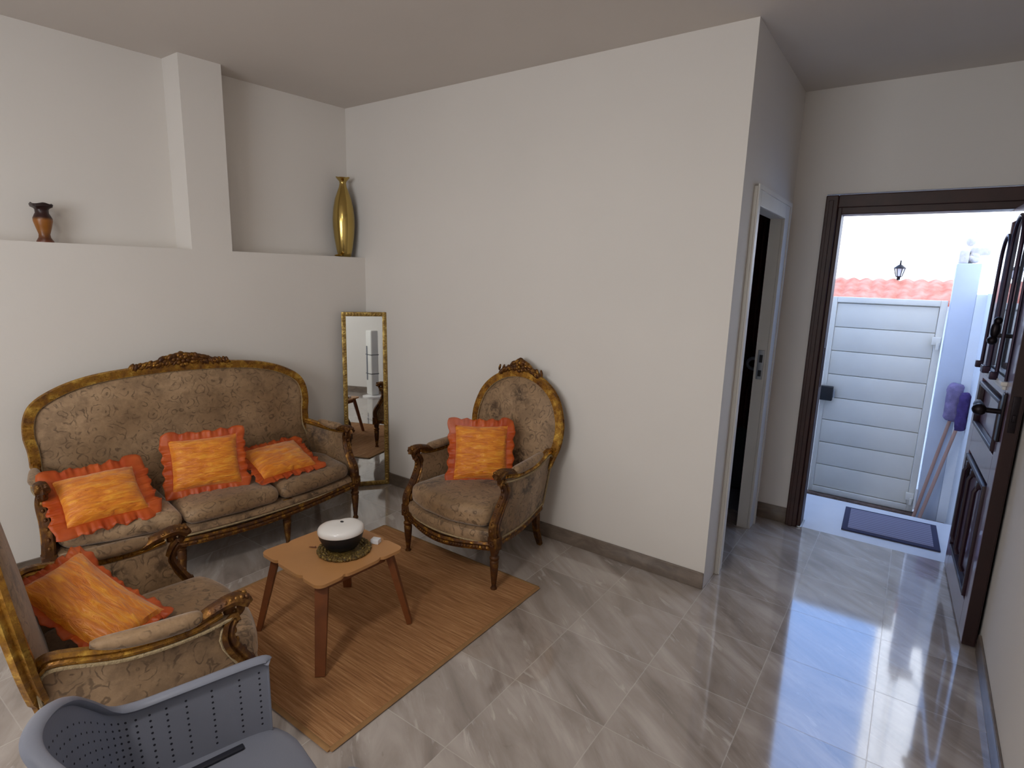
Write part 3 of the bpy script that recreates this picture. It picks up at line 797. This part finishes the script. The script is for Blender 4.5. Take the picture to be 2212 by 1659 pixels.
ch_back = [(.31, .59, .60), (.322, .605, .67)]
def chair_outline():
    def yy(z): return .555+.15*(z-.4)
    tr = [(.285, .575), (.315, .66), (.322, .76), (.305, .84), (.268, .92), (.205, .985), (.11, 1.035), (0, 1.052)]
    pts = [(x, yy(z), z) for x, z in tr]+[(-x, yy(z), z) for x, z in tr[:-1][::-1]]
    return [tuple(p) for p in spline(pts, 5)]
def armchair(label, loc, rotz):
    return seat_furniture('armchair', label, 'armchair', loc, rotz, .33, .235, .56, chair_outline(), 1, [(.33, 0), (-.33, 0)], [(.22, .53), (-.22, .53)], (.15, .058), .075, group=None)
armchair('ornate gilt armchair with taupe damask upholstery standing against the bare partition wall', (1.495, -.705, 0), math.radians(-1.5))
near = armchair('ornate gilt armchair in the foreground left, turned side-on, beside the grey plastic chair', (1.554, -2.003, 0), math.radians(170)); near.scale = (1, .92, 1)

def sofa_outline():
    def yy(z): return .385+.085*(z-.4)
    tr = [(.715, .61), (.716, .70), (.726, .78), (.718, .86), (.69, .92), (.63, .967), (.53, 1.012), (.40, 1.043), (.22, 1.060), (0, 1.066)]
    pts = [(x, yy(z), z) for x, z in tr]+[(-x, yy(z), z) for x, z in tr[:-1][::-1]]
    return [(p[0]-.055, p[1], p[2]) for p in spline(pts, 6)]
seat_furniture('sofa', 'long gilt three-seat sofa in taupe damask with carved crest, against the left wall', 'sofa', (.434, -1.382, 0), math.radians(81.49),
               .80, .75, .415, sofa_outline(), 3, [(.80, 0), (.30, -.07), (-.27, -.07), (-.80, 0)], [(.72, .36), (-.76, .36)], (.25, .052), .13, zarm=.60, czb=.308, hz=.046)

# ------------------------------------------------------------------ pillows
def pillow(name, label, loc, rot, w=.32, h=.32, d=.075, ruf=.05, seed=1, bend=0):
    t = thing(name, label, 'cushion', loc, 0, 'orange silk cushions with ruffled edges', rot)
    r = random.Random(seed); n = 26; P = []; Q = []
    for i in range(n+1):
        a, b = [], []
        for j in range(n+1):
            u = 2*i/n-1; v = 2*j/n-1
            x = w/2*u*(1-.07*(1-abs(u))*0-.055*(1-v*v)*abs(u)**3); y = h/2*v*(1-.055*(1-u*u)*abs(v)**3)
            k = ((1-abs(u)**2.6)*(1-abs(v)**2.6))**.5
            wr = .006*mnoise.noise(Vector((u*2+seed, v*7, seed)))*k+.004*mnoise.noise(Vector((u*6, v*3+seed, 1)))
            bz = bend*(u*u)
            a.append((x, y, d*k+wr+bz)); b.append((x, y, -d*k+wr*.5+bz))
        P.append(a); Q.append(b)
    m = MB().grid(P); m.grid(Q)
    o = m.build('cushion_cover', SILK, t)
    # ruffle: wavy strip around the edge
    ring = []
    def edge(s):
        s = s % 4; k = int(s); f = s-k; a = 2*f-1
        u, v = ((a, -1), (1, a), (-a, 1), (-1, -a))[k]
        x = w/2*u*(1-.055*(1-v*v)*abs(u)**3); y = h/2*v*(1-.055*(1-u*u)*abs(v)**3)
        return Vector((x, y, bend*u*u)), k, f
    M_ = 220; rows = []
    for q in range(M_):
        s = 4*q/M_; p, k, f = edge(s)
        nx_, ny_ = ((0, -1), (1, 0), (0, 1), (-1, 0))[k]
        # blend normals at corners
        cb_ = min(f, 1-f); kk = (k-1) % 4 if f < .5 else (k+1) % 4
        mx, my = ((0, -1), (1, 0), (0, 1), (-1, 0))[kk]; wgt = max(0, .5-cb_*6)
        nv = Vector((nx_*(1-wgt)+mx*wgt, ny_*(1-wgt)+my*wgt, 0)).normalized()
        corner = 1+.12*max(0, 1-cb_*7)
        row = []
        for j in range(5):
            e = j/4; wv = .007*e*math.sin(q*.61+seed)+.004*e*math.sin(q*1.4+seed*2)
            row.append(p+nv*(ruf*e*corner*(1+.12*math.sin(q*.5+seed))-.006)+Vector((0, 0, wv)))
        rows.append(row)
    MB().grid(rows, cu=True).build('ruffle', ORGANZA, t, solid=.0015)
    return t
def place(origin, ex, ey, **k):
    ex = Vector(ex).normalized(); ey = Vector(ey); ey = (ey-ex*ey.dot(ex)).normalized(); ez = ex.cross(ey)
    return Matrix((ex, ey, ez)).transposed().to_euler()
PL = {'mid': ((.306, -1.4275, .562), (.353, .936, 0), (-.403, .152, .903)),
      'left': ((.300, -1.935, .520), (.076, .997, 0), (-.765, .058, .642)),
      'right': ((.365, -1.010, .488), (.008, 1, 0), (-.915, .007, .403)),
      'chair': ((1.470, -.397, .612), (.796, .606, 0), (-.266, .35, .898)),
      'near': ((1.425, -2.345, .560), (.26, .15, -.20), (-.19, .13, .09))}
pillow('throw_pillow', 'orange ruffled cushion at the left end of the sofa, slumped by the armrest', PL['left'][0], place(0, *PL['left'][1:]), w=.34, h=.27, d=.060, seed=2, ruf=.065)
pillow('throw_pillow', 'orange ruffled cushion standing upright at the middle of the sofa back', PL['mid'][0], place(0, *PL['mid'][1:]), w=.345, h=.285, d=.055, seed=3)
pillow('throw_pillow', 'orange ruffled cushion lying back flat on the right seat of the sofa', PL['right'][0], place(0, *PL['right'][1:]), w=.36, h=.27, d=.050, seed=5)
pillow('throw_pillow', 'bright orange ruffled cushion propped on the armchair against the partition wall', PL['chair'][0], place(0, *PL['chair'][1:]), w=.315, h=.325, d=.055, seed=7)
pillow('throw_pillow', 'orange ruffled cushion twisted on the seat of the foreground armchair', PL['near'][0], place(0, *PL['near'][1:]), w=.35, h=.22, d=.050, seed=11, bend=.030, ruf=.028)

# ------------------------------------------------------------------ side table and what is on it
tb = thing('side_table', 'small square birch table with notched edges and dark splayed legs, on the rug', 'table', (1.437, -1.428, 0), math.radians(-2.5))
ZT = .392; hs = .226
outl = []
def side(k, s):   # scalloped: corners rounded, notches at 1/4 and 3/4
    pass
npt = 60
for k in range(4):
    for q in range(npt):
        f = q/npt; a = 2*f-1
        inset = 0
        for c in (-.42, .42):
            d = (a-c)
            inset += .017*math.exp(-(abs(d)/.040)**1.0)
        bul = .006*math.cos(a*PI*.5*2.2)*.6
        r_ = hs-inset+bul*0
        px, py = a*hs, -r_
        # round the corner
        rad = .035; lim = hs-rad
        if abs(px) > lim:
            tt = (abs(px)-lim)/rad; py = -(lim+math.sqrt(max(0, rad*rad-(tt*rad)**2)))
            if tt > .72: continue
        ang_ = k*PI/2; outl.append((px*math.cos(ang_)-py*math.sin(ang_), px*math.sin(ang_)+py*math.cos(ang_)))
v, f = prism(outl, ZT-.014, ZT); MB().add(v, f).build('tabletop', OAKTOP, tb, False)
for sx in (-1, 1):
    for sy in (-1, 1):
        a = Vector((sx*.175, sy*.175, ZT-.014)); b = Vector((sx*.242, sy*.242, .009))
        m = MB().sweep([b, a], [(-.025, -.014), (.025, -.014), (.025, .014), (-.025, .014)], (sx, sy, 0), scale=lambda q: .80+.28*q); m.build('leg', OAKLEG, tb, False)
m = MB()
for s in (-1, 1):
    m.box(-.165, s*.165-.009, ZT-.060, .165, s*.165+.009, ZT-.014, .002); m.box(s*.165-.009, -.156, ZT-.060, s*.165+.009, .156, ZT-.014, .002)
m.build('apron', OAKLEG, tb, False)
co = MB(); rr = random.Random(5)
for ring, rad, zr_, rb in ((0, .112, .008, .0095), (1, .098, .009, .008), (2, .084, .007, .007)):
    n = int(2*PI*rad/.012)
    for k in range(n):
        a = 2*PI*k/n; co.ball((rad*math.cos(a)+rr.uniform(-.002, .002), rad*math.sin(a)+rr.uniform(-.002, .002), zr_), (rb, rb, rb*.85))
co.lathe([(.11, 0.001), (.11, .006), (.04, .006)], 40)
tag(co.build('coaster', COAST, None, loc=(1.478, -1.398, ZT)), 'round olive beaded trivet on the wooden table under the humidifier', 'trivet')
hm = thing('humidifier', 'white and black pebble-shaped humidifier on the beaded trivet', 'humidifier', (1.463, -1.402, ZT+.015), 0)
def plan(th):
    e = math.radians(35); a_, b_ = .104, .090; c0, s0 = math.cos(th-e), math.sin(th-e)
    r_ = a_*b_/math.sqrt((b_*c0)**2+(a_*s0)**2); d_ = (th-math.radians(150)+PI) % (2*PI)-PI
    return r_*(1-.26*math.exp(-(d_/.50)**2))
def shell(prof_, tilt, nn=64):
    rows = []
    for q, z in prof_:
        row = []
        for k in range(nn):
            th = 2*PI*k/nn; r_ = plan(th)*q; x, y = r_*math.cos(th), r_*math.sin(th)
            row.append((x, y, z+tilt(x, y, q)))
        rows.append(row)
    m = MB().grid(rows, cv=True); m.f.append(tuple(range(nn))[::-1]); m.f.append(tuple((len(rows)-1)*nn+k for k in range(nn))); return m
tl = lambda x, y, q: .05*(.5*x+.85*y)
shell([(.62, 0), (.70, .006), (.82, .026), (.93, .052), (.985, .074)], lambda x, y, q: tl(x, y, q)*max(0, (q-.62)/.35)).build('base_bowl', BLACKP, hm)
shell([(.99, .074), (1.01, .079), (1.005, .088), (.98, .096), (.92, .103), (.80, .109), (.6, .1145), (.35, .116), (.15, .1155), (.01, .1155)], lambda x, y, q: tl(x, y, q)).build('lid', WHITEP, hm)
m = MB().ball((-.004, .010, .1165), (.010, .007, .003)); m.build('mist_outlet', BLACKP, hm)
m = MB().ball((.018, -.030, .1125), (.005, .004, .002)); m.build('button', WHITEP, hm)
cdm = MB().box(-.020, -.016, 0, .020, .016, .022, .002)
tag(cdm.build('card', PAPER, None, loc=(1.535, -1.262, ZT+.0005), rotz=math.radians(20)), 'small white folded card beside the humidifier on the table', 'card')
lf = MB(); lf.blob(Matrix.Translation((0, 0, .003)) @ Matrix.Rotation(.5, 4, 'Z'), (.016, .005, .002)); lf.blob(Matrix.Translation((.012, .010, .003)) @ Matrix.Rotation(-.5, 4, 'Z'), (.010, .004, .002))
tag(lf.build('dry_leaf', OAKLEG, None, loc=(1.345, -1.475, ZT)), 'tiny brown leaf lying on the wooden table left of the trivet', 'leaf')

# ------------------------------------------------------------------ mirror leaning in the corner
# placed by its corners: bottom-left, bottom-right, top-left
bl = Vector((.048, -.272, .003)); brr = Vector((.243, -.009, .003)); 
ex = (brr-bl).normalized(); wM = .327
nrm_f = ex.cross(Vector((0, 0, 1))).normalized()          # towards room
if nrm_f.dot(Vector((1, -1, 0))) < 0: nrm_f = -nrm_f
ez = (Vector((0, 0, 1))-nrm_f*.022).normalized(); ey = ez.cross(ex).normalized()
mi = thing('floor_mirror', 'tall narrow gilt-framed mirror leaning in the corner behind the sofa arm', 'mirror', bl)
mi.rotation_euler = Matrix((ex, ey, ez)).transposed().to_euler()
hM = 1.345; fwm = .032
front_s = -1 if ey.dot(nrm_f) < 0 else 1
m = MB()
def mb_(x0, z0, x1, z1): m.box(x0, -.012, z0, x1, .012, z1, .004)
mb_(0, 0, fwm, hM); mb_(wM-fwm, 0, wM, hM); mb_(fwm, 0, wM-fwm, fwm); mb_(fwm, hM-fwm, wM-fwm, hM)
k = 0
z = .02
while z < hM-.02:
    for x in (fwm*.5, wM-fwm*.5): m.ball((x, front_s*.013, z), (.009, .005, .007))
    z += .021
x = .05
while x < wM-.03:
    for zz in (fwm*.5, hM-fwm*.5): m.ball((x, front_s*.013, zz), (.007, .005, .009))
    x += .021
m.build('mirror_frame', GILT, mi)
MB().box(fwm-.004, -.003, fwm-.004, wM-fwm+.004, .003, hM-fwm+.004).build('mirror_pane', MIRR, mi, False)

# ------------------------------------------------------------------ vases on the ledge
prof = [(.040, 0), (.046, .004), (.058, .05), (.072, .14), (.0795, .22), (.080, .28), (.074, .35), (.060, .42), (.042, .47), (.028, .505), (.023, .53), (.026, .545), (.048, .568), (.046, .571), (.022, .545), (.018, .53)]
gv = thing('gold_vase', 'tall polished gold vase with flared neck on the ledge in the corner', 'vase', (-.112, -.100, LZ))
MB().lathe(prof, 40).build('vase_body', GOLDV, gv)
r = MB(); r.sweep([(.047*math.cos(2*PI*k/40), .047*math.sin(2*PI*k/40), .569+.006*math.sin(4*PI*k/40)) for k in range(40)], circ(.0035, 6), (0, 0, 1), True); r.build('vase_rim', GOLDV, gv)
dd = MB().blob(Matrix.Translation((0, 0, .008)), (.032, .030, .007)); dd.blob(Matrix.Translation((0, -.012, .012)) @ Matrix.Rotation(.3, 4, 'X'), (.018, .014, .004))
tag(dd.build('gold_dish', DISH, None, loc=(-.075, -.185, LZ+.001)), 'small flat gold leaf dish at the foot of the gold vase', 'dish')
bv = thing('clay_vase', 'small brown two-tone clay vase with square lip on the left ledge', 'vase', (-.27, -1.875, LZ))
bp_ = [(.036, 0), (.037, .006), (.026, .026), (.024, .042), (.034, .078), (.041, .108), (.041, .122), (.034, .138), (.029, .148), (.029, .165), (.034, .172)]
rows = []
for r_, z in bp_+[(.046, .180), (.046, .195), (.036, .188), (.024, .17)]:
    sq = max(0, (z-.165)/.03) if r_ > .033 and z > .16 else 0
    sq = min(1, sq); row = []
    for k in range(40):
        a = 2*PI*k/40; c0, s0 = math.cos(a), math.sin(a); q = 1/max(abs(c0), abs(s0))
        rr_ = r_*(1*(1-sq)+min(q, 1.28)*sq*.93)
        row.append((rr_*c0, rr_*s0, z+(.004*math.cos(4*a)*sq)))
    rows.append(row)
m = MB().grid(rows, cv=True); m.f.append(tuple(range(40))[::-1]); m.f.append(tuple((len(rows)-1)*40+k for k in range(40))); m.build('vase_body', BVASE, bv)

# ------------------------------------------------------------------ plastic chairs, bottom left
def plastic_chair():
    t = thing('plastic_armchair', 'grey perforated plastic armchair at the bottom edge, cut off by the frame', 'chair', (2.365, -2.44, 0), math.radians(-10.5))
    hw = .262
    # rim from left arm front, back round the rear, to right arm front
    half = [(-.232, .215, .612), (-.240, .19, .622), (-.262, .02, .618), (-.276, -.085, .616), (-.262, -.135, .645), (-.215, -.175, .715), (-.160, -.207, .775), (-.105, -.238, .808), (-.050, -.262, .821), (0, -.270, .824)]
    rim = spline(half+[(-x, y, z) for x, y, z in half[:-1][::-1]], 6)
    low = []
    for p in rim:
        y = p.y
        lx = max(-.232, min(.232, p.x*.86)); ly = max(-.215, min(.215, y*.95))
        low.append(Vector((lx, ly, .425)))
    # shell as thin solid with real holes punched as missing cells
    nU = len(rim); nV = 26; t_ = .004
    P = []
    for i in range(nU):
        a, b = rim[i], low[i]; row = []
        for j in range(nV+1):
            u = j/nV; p = a.lerp(b, u)
            row.append(p)
        P.append(row)
    m = MB(); m.grid(P)
    sh = m.build('side_shell', GREYP, t, solid=.006)
    m = MB().sweep(rim, circ(.016, 10, .009), (0, 0, 1)); m.build('rim', GREYP, t)
    # perforation marks: rows of small dark dimples set into the shell
    m = MB()
    for i in range(6, nU-6, 2):
        for j in range(4, nV-3, 2):
            pass
            p = P[i][j]; du = (P[i+1][j]-P[i-1][j]).normalized(); dv = (P[i][j+1]-P[i][j-1]).normalized(); nn_ = du.cross(dv).normalized()
            s_h = .0030
            for sg in (1, -1):
                c = p+nn_*sg*.0034; q = [c+du*s_h*math.cos(a)+dv*s_h*math.sin(a) for a in [2*PI*k/6 for k in range(6)]]
                m.add(q, [tuple(range(6))])
    h = m.build('perforations', DARKSLOT, t, False, fix=False); h['kind'] = 'stuff'
    # seat
    q = rbox(.238, .235, .016, .014, 14)
    for v in q.verts:
        X, Y, Z = v.co; r2 = max(0, (abs(X)-.12)/.12)
        if Y > .08: v.co.y -= .05*r2*r2*((Y-.08)/.15)
        v.co.z += -.012*(1-(X/.24)**2)+(-.010*max(0, (Y-.13)/.1)**2)
        v.co += Vector((.0, .012, .425))
    MB().bm(q).build('seat', GREYP, t)
    m = MB().box(-.200, -.17, .4365, -.182, .115, .4435, .0025, Matrix.Rotation(math.radians(-3), 4, 'Z')); m.build('seat_slot', DARKSLOT, t)
    for sx in (-1, 1):
        for sy in (-1, 1):
            m = MB().sweep([(sx*.235, sy*.225, 0), (sx*.205, sy*.195, .42)], [(-.02, -.012), (.02, -.012), (.02, .012), (-.02, .012)], (sx, sy, 0), scale=lambda q: .8+.3*q); m.build('leg', GREYP, t)
    return t
plastic_chair()
wt = thing('pedestal_table', 'bluish white round tabletop edge at the far bottom left corner', 'table', (2.43, -3.055, 0))
MB().lathe([(.26, .965), (.285, .97), (.29, .98), (.285, .99), (.26, .995)], 64).build('tabletop', LTPLAST, wt)
MB().lathe([(.035, .02), (.035, .965)], 20).build('pedestal', LTPLAST, wt)
MB().lathe([(.18, 0), (.18, .012), (.05, .03)], 32).build('foot', LTPLAST, wt)

# ------------------------------------------------------------------ things seen only in the mirror
ht = thing('tower_heater', 'slim white tower heater with dark bands, seen only as a reflection in the mirror', 'heater', (3.66, -2.32, 0), math.radians(-60))
MB().lathe([(.15, 0), (.15, .015), (.06, .03)], 32).build('foot', WHITEP, ht)
MB().box(-.085, -.06, .03, .085, .06, .98, .02).build('body', WHITE_TRIM, ht)
MB().box(-.087, -.062, .62, .087, .062, .63).build('band', BLACKP, ht); MB().box(-.087, -.062, .34, .087, .062, .35).build('band', BLACKP, ht)
MB().box(.03, -.066, .25, .055, -.058, .75).build('grille', simple('slate_grille', rgb(90, 96, 110), .5), ht)

# ------------------------------------------------------------------ light
wd = bpy.data.worlds.new('world'); sc.world = wd; wd.use_nodes = True
wn = wd.node_tree; bg = wn.nodes['Background']; bg.inputs[1].default_value = 3.4
tcw = wn.nodes.new('ShaderNodeTexCoord'); dp = wn.nodes.new('ShaderNodeVectorMath'); dp.operation = 'DOT_PRODUCT'
L(wn, tcw.outputs['Generated'], dp.inputs[0]); dp.inputs[1].default_value = (-.30, -.95, .0)
mr = wn.nodes.new('ShaderNodeMapRange'); mr.inputs[1].default_value = -.9; mr.inputs[2].default_value = .7; L(wn, dp.outputs['Value'], mr.inputs[0])
L(wn, ramp(wn, mr.outputs[0], [(0, (.26, .50, 1.08)), (.45, (.42, .60, .98)), (1, (.74, .82, .96))]), bg.inputs[0])
def area(name, loc, target, sx, sy, power, col):
    l = bpy.data.lights.new(name, 'AREA'); l.shape = 'RECTANGLE'; l.size = sx; l.size_y = sy; l.energy = power; l.color = col
    o = bpy.data.objects.new(name, l); COL.objects.link(o); o.location = loc
    d = (Vector(target)-Vector(loc)).normalized(); o.rotation_euler = d.to_track_quat('-Z', 'Y').to_euler(); return o
area('window_daylight', ((wx0+wx1)/2, YR+.06, 1.85), ((wx0+wx1)/2-.1, -.9, .7), 1.9, 1.3, 35, (1, .985, .935))
cl = thing('ceiling_lamp', 'round white flush ceiling lamp behind the camera, outside the photo', 'lamp', (2.3, -3.35, H))
MB().lathe([(.17, -.001), (.17, -.03), (.15, -.045)], 40).build('lamp_body', WHITEP, cl)
em, ent, eb = new_mat('lamp_diffuser'); eb.inputs['Emission Color'].default_value = (1, .95, .88, 1); eb.inputs['Emission Strength'].default_value = 5
MB().lathe([(.148, -.0455), (.13, -.058), (.06, -.066), (.001, -.068)], 40).build('diffuser', em, cl)
area('ceiling_lamp_light', (2.3, -3.35, H-.08), (2.3, -3.35, 0), .3, .3, 22, (1, .94, .86))

sl_ = bpy.data.lights.new('sun', 'SUN'); sl_.energy = 9; sl_.angle = .01; sl_.color = (1, .95, .88)
so = bpy.data.objects.new('sun', sl_); COL.objects.link(so); so.rotation_euler = Vector((.25, .78, -.57)).to_track_quat('-Z', 'Y').to_euler()
vs = sc.view_settings; vs.view_transform = 'Standard'; vs.look = 'None'; vs.gamma = 1; vs.exposure = 0; vs.use_curve_mapping = False
cy = sc.cycles; cy.max_bounces = 8; cy.diffuse_bounces = 5; cy.glossy_bounces = 4; cy.transmission_bounces = 4; cy.use_denoising = True
cy.sample_clamp_indirect = 6; cy.caustics_reflective = False; cy.caustics_refractive = False
